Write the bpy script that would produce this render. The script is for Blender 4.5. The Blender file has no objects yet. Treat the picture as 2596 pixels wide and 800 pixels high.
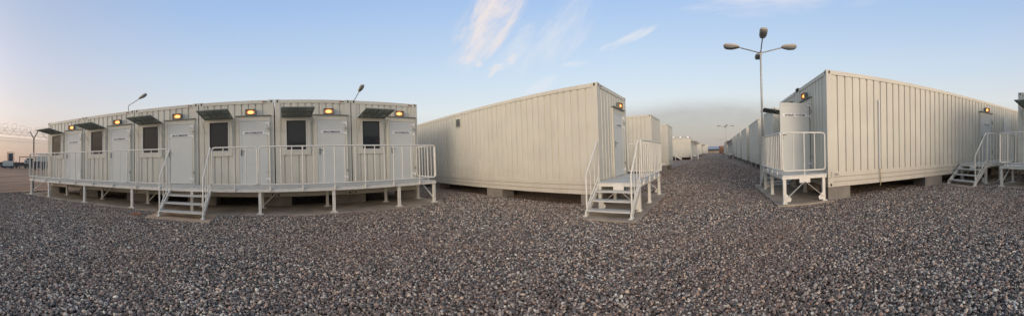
import bpy, math, random
import numpy as np
from mathutils import Vector, Matrix
random.seed(7)
PI = math.pi
S = bpy.context.scene
COL = S.collection

# ------------------------------------------------------------------ materials
def nt(m):
    m.use_nodes = True
    n = m.node_tree
    n.nodes.clear()
    return n, n.nodes, n.links

def mat(name, col, rough=0.5, metal=0.0, var=0.0, vscale=3.0, streak=0.0, bump=0.0, bscale=40.0, grime=None, spec=0.5):
    m = bpy.data.materials.new(name)
    t, N, L = nt(m)
    out = N.new('ShaderNodeOutputMaterial'); p = N.new('ShaderNodeBsdfPrincipled')
    L.new(p.outputs[0], out.inputs[0])
    p.inputs['Roughness'].default_value = rough
    p.inputs['Metallic'].default_value = metal
    p.inputs['Specular IOR Level'].default_value = spec
    p.inputs['Base Color'].default_value = (*col, 1)
    if var or streak:
        tc = N.new('ShaderNodeTexCoord'); geo = N.new('ShaderNodeNewGeometry')
        no = N.new('ShaderNodeTexNoise'); no.inputs['Scale'].default_value = vscale; no.inputs['Detail'].default_value = 5
        L.new(geo.outputs['Position'], no.inputs['Vector'])
        r = N.new('ShaderNodeMapRange'); r.inputs[1].default_value = .3; r.inputs[2].default_value = .7
        r.inputs[3].default_value = 1 - var; r.inputs[4].default_value = 1 + var * .4
        L.new(no.outputs[0], r.inputs[0])
        mx = N.new('ShaderNodeMix'); mx.data_type = 'RGBA'; mx.blend_type = 'MULTIPLY'; mx.inputs[0].default_value = 1
        mx.inputs[6].default_value = (*col, 1)
        L.new(r.outputs[0], mx.inputs[7])
        last = mx.outputs[2]
        if streak:
            mp = N.new('ShaderNodeMapping'); mp.inputs['Scale'].default_value = (9, 9, .55)
            L.new(geo.outputs['Position'], mp.inputs[0])
            n2 = N.new('ShaderNodeTexNoise'); n2.inputs['Scale'].default_value = 1.6; n2.inputs['Detail'].default_value = 6
            L.new(mp.outputs[0], n2.inputs['Vector'])
            r2 = N.new('ShaderNodeMapRange'); r2.inputs[1].default_value = .52; r2.inputs[2].default_value = .8
            r2.inputs[3].default_value = 0; r2.inputs[4].default_value = streak
            L.new(n2.outputs[0], r2.inputs[0])
            m3 = N.new('ShaderNodeMix'); m3.data_type = 'RGBA'
            L.new(r2.outputs[0], m3.inputs[0]); L.new(last, m3.inputs[6])
            m3.inputs[7].default_value = (*(grime or (.33, .27, .19)), 1)
            last = m3.outputs[2]
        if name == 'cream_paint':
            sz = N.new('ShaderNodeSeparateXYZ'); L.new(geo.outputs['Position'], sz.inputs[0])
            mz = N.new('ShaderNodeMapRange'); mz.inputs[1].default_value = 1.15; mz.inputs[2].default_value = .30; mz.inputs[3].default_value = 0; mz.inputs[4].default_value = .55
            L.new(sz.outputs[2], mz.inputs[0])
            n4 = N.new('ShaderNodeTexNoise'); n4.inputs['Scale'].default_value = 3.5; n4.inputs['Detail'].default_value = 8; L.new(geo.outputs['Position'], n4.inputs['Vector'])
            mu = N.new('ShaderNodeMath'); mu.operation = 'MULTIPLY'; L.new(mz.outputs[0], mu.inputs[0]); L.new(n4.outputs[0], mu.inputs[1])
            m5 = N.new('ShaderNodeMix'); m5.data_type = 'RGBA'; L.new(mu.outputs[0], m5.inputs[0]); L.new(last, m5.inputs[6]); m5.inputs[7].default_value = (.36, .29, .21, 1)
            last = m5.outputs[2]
        L.new(last, p.inputs['Base Color'])
        if bump:
            nb = N.new('ShaderNodeTexNoise'); nb.inputs['Scale'].default_value = bscale; nb.inputs['Detail'].default_value = 4
            L.new(geo.outputs['Position'], nb.inputs['Vector'])
            b = N.new('ShaderNodeBump'); b.inputs['Strength'].default_value = bump; b.inputs['Distance'].default_value = .01
            L.new(nb.outputs[0], b.inputs['Height']); L.new(b.outputs[0], p.inputs['Normal'])
    return m

M = {}
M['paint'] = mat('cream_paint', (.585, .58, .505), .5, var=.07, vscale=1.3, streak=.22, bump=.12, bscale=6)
M['door'] = mat('door_paint', (.60, .63, .605), .42, var=.04, vscale=2, bump=.05, bscale=5)
M['rail'] = mat('rail_paint', (.69, .69, .635), .4, var=.08, vscale=6, streak=.12)
M['deckp'] = mat('deck_paint', (.55, .56, .53), .55, var=.16, vscale=4, streak=.1)
M['galv'] = mat('galvanised_steel', (.36, .37, .36), .45, .5, var=.1, vscale=8)
M['wire'] = mat('fence_wire', (.13, .135, .13), .6)
M['galvd'] = mat('dark_galvanised_steel', (.17, .19, .18), .5, .3, var=.2, vscale=12)
M['awn'] = mat('awning_sheet', (.25, .28, .26), .5, .1, var=.15, vscale=6)
M['dark'] = mat('black_rubber_and_hole_shade', (.02, .02, .02), .7)
M['gap'] = mat('dark_interior', (.03, .03, .03), .9)
M['glass'] = mat('dark_window_glass', (.020, .026, .030), .06, spec=.4)
M['sign'] = mat('white_sign', (.80, .82, .83), .4)
M['ink'] = mat('black_ink', (.02, .02, .025), .5)
M['inkred'] = mat('red_sticker', (.35, .05, .03), .5)
M['conc'] = mat('concrete', (.235, .22, .195), .9, var=.3, vscale=3.2, bump=.5, bscale=60)
M['pad'] = mat('pad_concrete', (.40, .34, .27), .88, var=.35, vscale=1.7, streak=0, bump=.4, bscale=50)
M['padred'] = mat('reddish_pad_concrete', (.42, .31, .22), .88, var=.35, vscale=2.6, bump=.4, bscale=50)
M['brick'] = mat('red_brick', (.33, .15, .08), .9, var=.3, vscale=30)
M['lamphead'] = mat('lamp_housing', (.46, .43, .37), .5, var=.03, vscale=5)
M['bowl'] = mat('lamp_bowl', (.20, .21, .20), .5, var=.03, vscale=5)
M['roofm'] = mat('warehouse_roof', (.24, .29, .35), .5, var=.1, vscale=.3)
M['wallt'] = mat('tan_wall', (.33, .27, .20), .9, var=.2, vscale=.6)
M['rust'] = mat('rusty_steel', (.30, .15, .09), .8, var=.35, vscale=2)
M['blue'] = mat('navy_paint', (.035, .05, .085), .6, var=.3, vscale=1)
M['blk'] = mat('dark_machinery_and_wall_shade', (.03, .034, .04), .6, var=.3, vscale=2)
M['pale'] = mat('pale_sheet', (.60, .64, .60), .5, var=.1, vscale=1)
M['bush'] = mat('scrub_leaf', (.05, .06, .035), .9, var=.4, vscale=3)
M['cable'] = mat('old_cable', (.42, .33, .18), .6)
M['tag'] = mat('grey_tag', (.40, .40, .38), .5)

m = bpy.data.materials.new('amber_lamp_lens'); t, N, L = nt(m)
o = N.new('ShaderNodeOutputMaterial'); e = N.new('ShaderNodeEmission')
lw = N.new('ShaderNodeLayerWeight'); lw.inputs[0].default_value = .35
cr = N.new('ShaderNodeValToRGB')
cr.color_ramp.elements[0].color = (1, .47, .15, 1); cr.color_ramp.elements[0].position = .0
cr.color_ramp.elements[1].color = (1, .17, .012, 1); cr.color_ramp.elements[1].position = .7
L.new(lw.outputs['Facing'], cr.inputs[0]); L.new(cr.outputs[0], e.inputs[0]); e.inputs[1].default_value = 3.2
L.new(e.outputs[0], o.inputs[0]); M['lens'] = m

# ------------------------------------------------------------------ mesh helpers
I4 = Matrix.Identity(4)
class G:
    def __init__(s, T=I4):
        s.v = []; s.f = []; s.m = []; s.T = T; s.mi = 0; s.sm = []
    def add(s, vs, fs, smooth=False):
        b = len(s.v)
        s.v += [tuple(s.T @ Vector(v)) for v in vs]
        s.f += [tuple(b + i for i in f) for f in fs]
        s.m += [s.mi] * len(fs); s.sm += [smooth] * len(fs)
    def box(s, x0, x1, y0, y1, z0, z1):
        s.add([(x, y, z) for x in (x0, x1) for y in (y0, y1) for z in (z0, z1)],
              [(0, 1, 3, 2), (4, 6, 7, 5), (0, 4, 5, 1), (2, 3, 7, 6), (0, 2, 6, 4), (1, 5, 7, 3)])
    def cbox(s, x, y, z, dx, dy, dz):
        s.box(x - dx / 2, x + dx / 2, y - dy / 2, y + dy / 2, z - dz / 2, z + dz / 2)
    def bar(s, p, q, w, h, up=(0, 0, 1)):
        p = Vector(p); q = Vector(q); d = (q - p).normalized(); up = Vector(up)
        if abs(d.dot(up)) > .98: up = Vector((0, 1, 0))
        a = d.cross(up).normalized() * w / 2; b = a.cross(d).normalized() * h / 2
        vs = [tuple(o + i * a + j * b) for o in (p, q) for i, j in ((-1, -1), (1, -1), (1, 1), (-1, 1))]
        s.add(vs, [(0, 1, 2, 3), (7, 6, 5, 4), (0, 4, 5, 1), (1, 5, 6, 2), (2, 6, 7, 3), (3, 7, 4, 0)])
    def tube(s, pts, r, n=8, closed=False, r2=None):
        pts = [Vector(p) for p in pts]; k = len(pts); vs = []
        ref = None
        for i, p in enumerate(pts):
            if closed: d = (pts[(i + 1) % k] - pts[i - 1])
            else: d = pts[min(i + 1, k - 1)] - pts[max(i - 1, 0)]
            d.normalize()
            if ref is None:
                ref = Vector((0, 0, 1)) if abs(d.z) < .9 else Vector((1, 0, 0))
            a = d.cross(ref)
            if a.length < 1e-4: a = d.cross(Vector((.3, .5, .8)))
            a.normalize(); b = d.cross(a).normalized(); ref = -b if False else a.cross(d)
            rr = r if r2 is None else r + (r2 - r) * i / (k - 1)
            for j in range(n):
                an = 2 * PI * j / n
                vs.append(tuple(p + rr * (math.cos(an) * a + math.sin(an) * b)))
        fs = []
        for i in range(k if closed else k - 1):
            i2 = (i + 1) % k
            for j in range(n):
                fs.append((i * n + j, i2 * n + j, i2 * n + (j + 1) % n, i * n + (j + 1) % n))
        s.add(vs, fs, True)
        if not closed:
            s.add(vs[:n], [tuple(range(n))[::-1]]); s.add(vs[-n:], [tuple(range(n))])
    def build(s, name, mats, parent=None, T=None, smooth=None):
        me = bpy.data.meshes.new(name)
        me.from_pydata(s.v, [], s.f)
        if not isinstance(mats, (list, tuple)): mats = [mats]
        for m_ in mats: me.materials.append(m_)
        me.polygons.foreach_set('material_index', s.m)
        me.polygons.foreach_set('use_smooth', s.sm)
        me.update()
        o = bpy.data.objects.new(name, me); COL.objects.link(o)
        if parent: o.parent = parent
        return o

def tag(o, label=None, cat=None, group=None, kind=None):
    if label: o['label'] = label
    if cat: o['category'] = cat
    if group: o['group'] = group
    if kind: o['kind'] = kind
    return o
def empty(name, loc=(0, 0, 0), rz=0):
    o = bpy.data.objects.new(name, None); COL.objects.link(o)
    o.location = loc; o.rotation_euler = (0, 0, rz); o.empty_display_size = .2
    return o
def copy_tree(o, parent=None):
    c = o.copy(); COL.objects.link(c)
    if parent: c.parent = parent
    for ch in list(o.children): copy_tree(ch, c)
    return c
def place(o, loc, rz=0):
    o.location = loc; o.rotation_euler = (0, 0, rz); return o
def frame(o, u, v, w):
    return Matrix(((u[0], v[0], w[0], o[0]), (u[1], v[1], w[1], o[1]), (u[2], v[2], w[2], o[2]), (0, 0, 0, 1)))

# ------------------------------------------------------------------ containers
Wc, ZB, ZT = 2.418, .346, 3.372
BAND = .39
def text_mesh(body, width, height, name, parent, F, depth=.002):
    cu = bpy.data.curves.new(name, 'FONT'); cu.body = body; cu.size = 1; cu.offset = .035; cu.extrude = 0
    ob = bpy.data.objects.new(name, cu); COL.objects.link(ob)
    dg = bpy.context.evaluated_depsgraph_get()
    me = bpy.data.meshes.new_from_object(ob.evaluated_get(dg))
    bpy.data.objects.remove(ob)
    xs = [v.co.x for v in me.vertices]; ys = [v.co.y for v in me.vertices]
    x0, x1, y0, y1 = min(xs), max(xs), min(ys), max(ys)
    for v in me.vertices:
        p = Vector(((v.co.x - (x0 + x1) / 2) / (x1 - x0) * width, (v.co.y - (y0 + y1) / 2) / (y1 - y0) * height, 0))
        v.co = F @ p
    me.materials.clear(); me.materials.append(M['ink']); me.update()
    o = bpy.data.objects.new(name, me); COL.objects.link(o); o.parent = parent
    return o

def corr_wall(F, u0, u1, z0, z1, opening=None):
    """corrugated sheet: broad ridges, narrow grooves; F: (u, v up, w out)"""
    g = G(F); n = max(1, round((u1 - u0) / .23)); p = (u1 - u0) / n
    prof = []
    for i in range(n):
        b = u0 + i * p
        prof += [(b, -.020), (b + p * .76, -.020), (b + p * .82, -.050), (b + p * .94, -.050)]
    prof.append((u1, -.020))
    def wat(u):
        for a, b in zip(prof, prof[1:]):
            if a[0] <= u <= b[0]: return a[1] + (b[1] - a[1]) * (u - a[0]) / max(1e-6, b[0] - a[0])
        return -.020
    zs = [z0, z1]
    if opening:
        a, b, c, d = opening
        prof += [(a, wat(a)), (b, wat(b))]; prof.sort()
        zs = [z0, c, d, z1]
    for i in range(len(prof) - 1):
        (a0, w0), (a1, w1) = prof[i], prof[i + 1]
        if a1 - a0 < 1e-5: continue
        for z_0, z_1 in zip(zs, zs[1:]):
            if opening and opening[0] - 1e-4 <= a0 and a1 <= opening[1] + 1e-4 and z_0 >= opening[2] - 1e-4 and z_1 <= opening[3] + 1e-4: continue
            g.add([(a0, z_0, w0), (a1, z_0, w1), (a1, z_1, w1), (a0, z_1, w0)], [(0, 1, 2, 3)])
    return g

def faces(L_):
    return dict(front=frame((0, 0, 0), (1, 0, 0), (0, 0, 1), (0, -1, 0)),
                right=frame((Wc, 0, 0), (0, 1, 0), (0, 0, 1), (1, 0, 0)),
                back=frame((Wc, L_, 0), (-1, 0, 0), (0, 0, 1), (0, 1, 0)),
                left=frame((0, L_, 0), (0, -1, 0), (0, 0, 1), (-1, 0, 0)))

def shell(root, L_, opening=None):
    FF = faces(L_)
    for k, F in FF.items():
        ln = Wc if k in ('front', 'back') else L_
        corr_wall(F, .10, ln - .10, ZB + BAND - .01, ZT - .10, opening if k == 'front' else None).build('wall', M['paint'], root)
        g = G(F)   # lower band of three folded stripes
        g.box(.165, ln - .165, ZB + .005, ZB + .122, -.10, -.004)
        g.box(.165, ln - .165, ZB + .139, ZB + .254, -.10, -.010)
        g.box(.165, ln - .165, ZB + .271, ZB + BAND, -.10, -.007)
        g.box(.165, ln - .165, ZB + .02, ZB + BAND - .02, -.11, -.055)
        g.build('bottom_rail', M['paint'], root)
        g = G(F)
        g.box(.165, ln - .165, ZT - .115, ZT - .012, -.08, -.002)
        g.build('top_rail', M['paint'], root)
    g = G(); g.box(.05, Wc - .05, .05, L_ - .05, ZT - .05, ZT - .02); g.build('roof', M['paint'], root)
    g = G(); g.box(.06, Wc - .06, .06, L_ - .06, ZB + .03, ZB + .12); g.build('floor_frame', M['gap'], root)
    for cx in (0, 1):
        for cy in (0, 1):
            x = Wc * cx; y = L_ * cy; sx = 1 - 2 * cx; sy = 1 - 2 * cy
            g = G(); g.box(min(x + sx * .004, x + sx * .163), max(x + sx * .004, x + sx * .163), min(y + sy * .004, y + sy * .163), max(y + sy * .004, y + sy * .163), ZB + .10, ZT - .10)
            g.build('corner_post', M['paint'], root)
            for z0 in (ZB, ZT - .118):
                g = G(); x1, y1 = x + sx * .162, y + sy * .162
                g.box(min(x, x1), max(x, x1), min(y, y1), max(y, y1), z0, z0 + .118)
                g.mi = 1
                # lock holes as flat ovals on two outer faces, inner shade painted dark
                n = 12
                for ax in (0, 1):
                    vs = []
                    for j in range(n):
                        a = 2 * PI * j / n; du = .026 * math.cos(a); dv = .040 * math.sin(a)
                        if ax == 0: vs.append((x + sx * .085 + du, y - sy * .003, z0 + .06 + dv))
                        else: vs.append((x - sx * .003, y + sy * .085 + du, z0 + .06 + dv))
                    g.add(vs, [tuple(range(n))])
                g.build('corner_casting', [M['paint'], M['dark']], root)

def door(root, F, x0, x1, z0=.74, z1=2.70, sign=None, sign_w=.70, open_ang=None, plain=False, sign_dx=0):
    """door with frame, hinges, rod; hinged on its right side"""
    g = G(F)
    if not plain:
        g.box(x0 - .085, x0 - .006, z0 - .03, z1 + .16, -.06, .022); g.box(x1 + .006, x1 + .085, z0 - .03, z1 + .16, -.06, .022)
        g.box(x0 - .0055, x1 + .0055, z1 + .008, z1 + .16, -.06, .020)
        g.build('door_frame', M['paint'], root)
        g = G(F); g.box(x0 - .14, x1 + .12, z1 + .165, z1 + .185, -.04, .085); g.build('drip_ledge', M['awn'], root)
    D = F
    if open_ang is not None:
        D = F @ Matrix.Translation((x1 + .02, 0, .03)) @ Matrix.Rotation(open_ang, 4, 'Y') @ Matrix.Translation((-x1 - .02, 0, 0))
    g = G(D)
    g.box(x0, x1, z0, z1, -.035, .012)
    b = .06
    g.box(x0, x1, z1 - b, z1, .0125, .019); g.box(x0, x1, z0, z0 + b, .0125, .019)
    g.box(x0, x0 + b, z0 + b, z1 - b, .0125, .019); g.box(x1 - b, x1, z0 + b, z1 - b, .0125, .019)
    dr = g.build('door', M['door'], root)
    g = G(D); g.cbox(x0 + .055, z0 + .99, .026, .04, .20, .012); g.tube([(x0 + .055, z0 + 1.03, .03), (x0 + .055, z0 + 1.03, .07), (x0 + .165, z0 + 1.03, .07)], .010, 6)
    g.build('handle', M['galvd'], dr)
    if not plain:
        for zz in (z1 - .07, z1 - .39, z0 + .18):
            g = G(D); g.cbox(x1 - .01, zz, .030, .13, .045, .018); g.cbox(x1 + .035, zz - .02, .035, .03, .085, .03)
            g.build('hinge', M['sign'], dr)
        g = G(D); g.tube([(x1 + .055, z0 + .03, .045), (x1 + .055, z1 - .02, .045)], .011, 6); g.build('lock_rod', M['rail'], dr)
        for zz in (z1 - .25, z0 + .37):
            g = G(D); g.cbox(x1 + .06, zz, .055, .035, .10, .03); g.bar((x1 - .05, zz + .01, .04), (x1 + .05, zz + .01, .06), .012, .012); g.build('latch', M['galv'], dr)
    if sign:
        g = G(D); cx = (x0 + x1) / 2 + sign_dx; g.cbox(cx, z1 - .36, .0225, sign_w, .098, .004); sg = g.build('sign', M['sign'], root)
        text_mesh(sign, sign_w * .80, .064, 'lettering', sg, D @ Matrix.Translation((cx, z1 - .36, .0265)))
    return dr

def wall_lamp(root, F, x, z, w=.20):
    g = G(F)
    h = .155
    g.box(x - .16, x + .16, z - h / 2 - .01, z - h / 2, -.01, .10); g.box(x - .16, x + .16, z + h / 2, z + h / 2 + .01, -.01, .10)
    g.box(x - .16, x - .15, z - h / 2, z + h / 2, -.01, .10); g.box(x + .15, x + .16, z - h / 2, z + h / 2, -.01, .10)
    lp = g.build('wall_lamp', M['galvd'], root)
    g = G(F); g.box(x - .145, x + .145, z - .07, z + .07, -.01, .03); g.build('lamp_body', M['lamphead'], lp)
    g = G(F @ Matrix.Translation((x, z, .03)))
    vs = []; fs = []; nu, nv = 14, 5
    for i in range(nv + 1):
        a = PI / 2 * i / nv
        for j in range(nu):
            b = 2 * PI * j / nu
            vs.append((.100 * math.cos(a) * math.cos(b), .052 * math.cos(a) * math.sin(b), .075 * math.sin(a)))
    for i in range(nv):
        for j in range(nu):
            fs.append((i * nu + j, i * nu + (j + 1) % nu, (i + 1) * nu + (j + 1) % nu, (i + 1) * nu + j))
    g.add(vs, fs, True); g.build('lens', M['lens'], lp)

def window(root, F, x0=.33, x1=.99, z0=1.77, z1=2.73, awning=True):
    g = G(F)
    a, b = x0 - .13, x1 + .11
    g.box(a, x0 - .001, z0 - .14, z1 + .09, -.05, .014); g.box(x1 + .001, b, z0 - .14, z1 + .09, -.05, .014)
    g.box(x0 - .001, x1 + .001, z1 + .001, z1 + .09, -.05, .0135); g.box(x0 - .001, x1 + .001, z0 - .14, z0 - .001, -.05, .0135)
    wd = g.build('window', M['paint'], root)
    g = G(F); f = .028
    g.box(x0, x1, z1 - f, z1, -.05, .022); g.box(x0, x1, z0, z0 + f, -.05, .022)
    g.box(x0, x0 + f, z0 + f, z1 - f, -.05, .022); g.box(x1 - f, x1, z0 + f, z1 - f, -.05, .022)
    g.build('frame', M['door'], wd)
    g = G(F); g.box(x0 + f, x1 - f, z0 + f, z1 - f, -.04, -.010); g.mi = 1
    g.box(x0 + f, x1 - f, z1 - f - .03, z1 - f, -.009, -.002); g.box(x0 + f, x1 - f, z0 + f, z0 + f + .03, -.009, -.002)
    g.box(x0 + f, x0 + f + .03, z0 + f + .03, z1 - f - .03, -.009, -.002); g.box(x1 - f - .03, x1 - f, z0 + f + .03, z1 - f - .03, -.009, -.002)
    g.build('pane', [M['glass'], M['dark']], wd)
    if awning:
        zh, zo, dp = z1 + .085, z1 + .215, .90
        A0, A1 = x0 - .13, x1 + .14
        g = G(F)
        for i in range(5):
            u = A0 + (A1 - A0) * i / 4; g.bar((u, zh - .012, .02), (u, zo - .012, dp), .02, .02)
        for k in (0.03, .5, 1):
            ww = .02 + (dp - .02) * k; zz = zh + (zo - zh) * k
            g.bar((A0, zz - .012, ww), (A1, zz - .012, ww), .022, .024)
        g.add([(A0, zh, .02), (A1, zh, .02), (A1, zo, dp), (A0, zo, dp), (A0, zh + .006, .02), (A1, zh + .006, .02), (A1, zo + .006, dp), (A0, zo + .006, dp)],
              [(0, 1, 2, 3), (7, 6, 5, 4), (0, 4, 5, 1), (1, 5, 6, 2), (2, 6, 7, 3), (3, 7, 4, 0)])
        aw = g.build('awning', M['awn'], root)
        for u in (A0 + .01, A1 - .01):
            g = G(F); g.tube([(u, zh - .46, .012), (u, zh + (zo - zh) * .62 - .02, .02 + dp * .55)], .007, 5); g.build('stay', M['galv'], aw)

def rail_mark(root, F, x, z=ZT - .062):
    g = G(F); g.cbox(x - .055, z, .001, .045, .042, .004); g.mi = 1
    g.cbox(x + .022, z - .004, .001, .095, .022, .004); g.build('rail_sticker', [M['inkred'], M['ink']], root)

def man_unit(root, L_=6.06):
    shell(root, L_)
    F = faces(L_)['front']
    window(root, F); door(root, F, 1.33, 2.21, sign='1 MAN ACCOMMODATION')
    wall_lamp(root, F, 1.69, 2.985); rail_mark(root, F, Wc - .28)

GR_L = 'cabins of the left row sharing one long walkway'
CN = 'cabin '
lab = ['at the far left end of the long walkway, beside the fence',
       'second from the fence on the long left walkway',
       'whose door stands at the head of the long walkway steps',
       'whose window is just right of the long walkway steps',
       'second from the right end of the long left walkway',
       'at the right end of the long left walkway, beside the gap']
PITCH = 2.442
unit = empty('accommodation_cabin')
man_unit(unit)
X0 = -9.92
for i in range(6):
    o = unit if i == 0 else copy_tree(unit)
    place(o, (X0 + PITCH * i, 8.2, 0)); tag(o, CN + lab[i], 'cabin', GR_L)

LL = 12.19
# the middle container
AM = -.052
mc = empty('container_cabin', (6.60, 2.53, -.07), AM)
shell(mc, LL); F = faces(LL)['front']
door(mc, F, 1.16, 2.02, sign='LAUNDRY', sign_w=.62); wall_lamp(mc, F, 1.66, 2.985); rail_mark(mc, F, .25)
F = faces(LL)['left']
g = G(F); uc = LL - 6.1
g.box(uc - .17, uc + .17, 2.74, 3.10, -.05, .010)
vf = g.build('vent', M['paint'], mc)
g = G(F)
for k in range(4):
    zz = 2.80 + k * .08
    g.add([(uc - .14, zz, .012), (uc + .14, zz, .012), (uc + .14, zz + .045, .035), (uc - .14, zz + .045, .035)], [(0, 1, 2, 3)])
    g.add([(uc - .14, zz - .028, .0115), (uc + .14, zz - .028, .0115), (uc + .14, zz, .0115), (uc - .14, zz, .0115)], [(0, 1, 2, 3)])
g.build('louvre', M['galvd'], vf)
tag(mc, 'big cream cabin in the centre, long blank side with a small louvred vent', 'cabin')

# template of a plain long container
pl = empty('storage_container'); shell(pl, LL)
used = [False]
def plain(x, y, rz, label, group):
    o = pl if not used[0] else copy_tree(pl)
    used[0] = True
    place(o, (x, y, 0), rz); tag(o, label, 'container', group); return o
G_M = 'containers behind the central cabin on the left of the gravel lane'
ym = lambda x: 3.02 - .052 * x
plain(13.8, ym(13.8), AM, 'plain cream container directly behind the central cabin, beyond its landing', G_M)
plain(19.2, ym(19.2), AM, 'second plain container behind the central cabin, narrower in view', G_M)

# right side row
AR = PI - .075
yr = lambda x: -2.80 - .075 * x
def rplace(xfar): return (xfar, yr(xfar), 0)
r1 = empty('container_cabin', rplace(5.99 + Wc), AR)
shell(r1, LL, opening=(.33, 1.24, .74, 2.72)); F = faces(LL)['front']
door(r1, F, .34, 1.22, sign='INTERNET / TV ROOM', sign_w=.74, open_ang=math.radians(86))
wall_lamp(r1, F, .80, 2.99)
F = faces(LL)['right']
door(r1, F, 6.93, 7.78, sign='STORE ROOM', sign_w=.62); wall_lamp(r1, F, 7.35, 2.985)
door(r1, F, 9.0, 9.8, z1=2.86, plain=True)
g = G(F); g.tube([(1.62, .74, .02), (1.62, 2.72, .02)], .017, 8); g.build('conduit', M['sign'], r1)
g = G(F); g.tube([(1.62, .76, .03), (1.63, .62, .035), (1.645, .48, .03), (1.64, .36, .035), (1.62, .27, .03)], .012, 6); g.build('loose_cable', M['cable'], r1)
g = G(F); g.tube([(.10, .76, .012), (.10, .66, .016), (.085, .60, .016), (.05, .585, .014), (.0, .59, .012)], .005, 5); g.build('cable', M['cable'], r1)
g = G(F); g.cbox(.25, .675, 0, .12, .065, .006); g.mi = 1
for k in range(3): g.cbox(.25, .69 - k * .015, .0036, .09, .006, .002)
g.build('data_plate', [M['tag'], M['ink']], r1)
tag(r1, 'big cream cabin on the right, internet and TV room, near door swung wide open', 'cabin')
r2 = copy_tree(unit); place(r2, rplace(5.99 + Wc * 2 + .025), AR)
tag(r2, 'cabin joined to the TV room cabin, dark awning showing past the open door', 'cabin')
# bracket on the joint between the two
g = G(); g.T = Matrix.Translation((5.98 + Wc, yr(5.98 + Wc), 0)) @ Matrix.Rotation(AR, 4, 'Z')
g.box(-.10, .10, -.035, -.006, ZT - .075, ZT - .035); g.box(-.09, -.05, -.045, .06, ZT - .03, ZT + .03); g.box(.05, .09, -.045, .06, ZT - .03, ZT + .03)
b = g.build('joining_clamp', M['dark'])
tag(b, 'black clamp on the roof edge joint beyond the TV room door lamp', 'clamp')

G_R = 'containers receding on the right of the gravel lane'
o = plain(12.35 + Wc, yr(12.35 + Wc), AR, 'single container just past the lamp post on the right', G_R)
pr = [(16.9, 'nearest', 'the near half of the first bluish pair beyond the lamp post', 'the far half of the first bluish pair beyond the lamp post'),
      (23.7, '', 'near half of the second bluish container pair beyond the lamp post', 'far half of the second bluish container pair beyond the lamp post'),
      (30.2, '', 'near half of the third container pair down the right of the lane', 'far half of the third container pair down the right of the lane'),
      (36.6, '', 'near half of the fourth, smallest container pair on the right of the lane', 'far half of the fourth, smallest container pair on the right of the lane')]
for x, _, a, b_ in pr:
    for k, lb in ((0, a), (1, b_)):
        xf = x + Wc * (k + 1) + .01 * k
        plain(xf, yr(xf), AR, lb, G_R)
far_r = ['first', 'second', 'third', 'fourth', 'fifth', 'sixth', 'seventh', 'eighth']
for k in range(8):
    xf = 43.2 + PITCH * (k + 1); o = copy_tree(unit); place(o, (xf, yr(xf), 0), AR)
    tag(o, f'{far_r[k]} far lamp-lit cabin on the right of the lane, counting away', 'cabin', 'far lamp-lit cabins on the right')
for k in range(8):
    xf = 66 + (PITCH * 1.6) * (k + 1); o = copy_tree(pl); place(o, (xf, yr(xf), 0), AR)
    tag(o, f'{far_r[k]} tiny container past the lamp-lit cabins, right of the lane', 'container', 'tiniest containers on the right')
# left side far row with lamps
for k in range(8):
    x = 42 + PITCH * k; o = copy_tree(unit); place(o, (x, ym(x), 0), AM)
    tag(o, f'{far_r[k]} far lamp-lit cabin on the left of the lane, counting away', 'cabin', 'far lamp-lit cabins on the left')
    if k == 0: o['label'] = 'pale yellowish cabin with roof ventilators on the left of the lane'
for k in range(5):
    x = 70 + PITCH * k; o = copy_tree(unit); place(o, (x, -1.45 - .052 * (x - 70), 0), AM)
    tag(o, f'{far_r[k]} cabin of the tiny group jutting into the lane on the far left', 'cabin', 'tiny cabins jutting into the lane')
for k in range(3):
    x = 90 + PITCH * k; o = copy_tree(pl); place(o, (x, -4.0 - .052 * (x - 90), 0), AM)
    tag(o, f'{far_r[k]} container of the last tiny group at the left end of the lane', 'container', 'last tiny containers on the left')
# roof vents on the far row's first cabin
for j, (yy, lb) in enumerate(((1.3, 'rightmost'), (2.5, 'middle'), (3.6, 'leftmost'))):
    t_ = empty('roof_ventilator', (42.6, yy, ZT - .02)); t_.name = 'roof_ventilator'
    g = G(); n = 12
    pts = [(.02, .20), (.12, .22), (.2, .20), (.27, .14), (.30, .02)]
    for (za, ra), (zb, rb) in zip(pts, pts[1:]):
        vs = [(r_ * math.cos(2 * PI * i / n), r_ * math.sin(2 * PI * i / n), z_ + .1) for z_, r_ in ((za, ra), (zb, rb)) for i in range(n)]
        g.add(vs, [(i, (i + 1) % n, n + (i + 1) % n, n + i) for i in range(n)], True)
    g.build('dome', M['sign'], t_)
    g = G(); g.tube([(0, 0, 0), (0, 0, .14)], .1, 8); g.build('neck', M['galvd'], t_)
    for s_ in (-1, 1):
        g = G(); g.bar((0, s_ * .28, 0), (0, s_ * .28, .3), .05, .05); g.bar((0, s_ * .28, .3), (0, s_ * .5, .34), .05, .05); g.bar((0, s_ * .28, 0), (0, s_ * .6, .02), .05, .05)
        g.build('bracket', M['rust'], t_)
    tag(t_, f'{lb} of the three white domed ventilators on the far yellowish cabin roof', 'ventilator', 'roof ventilators')

# container at the extreme right edge
s1 = copy_tree(unit); place(s1, (3.46, -9.3, 0), PI)
tag(s1, 'cabin cut off by the right edge of the view, its awning just showing', 'cabin')

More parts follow.
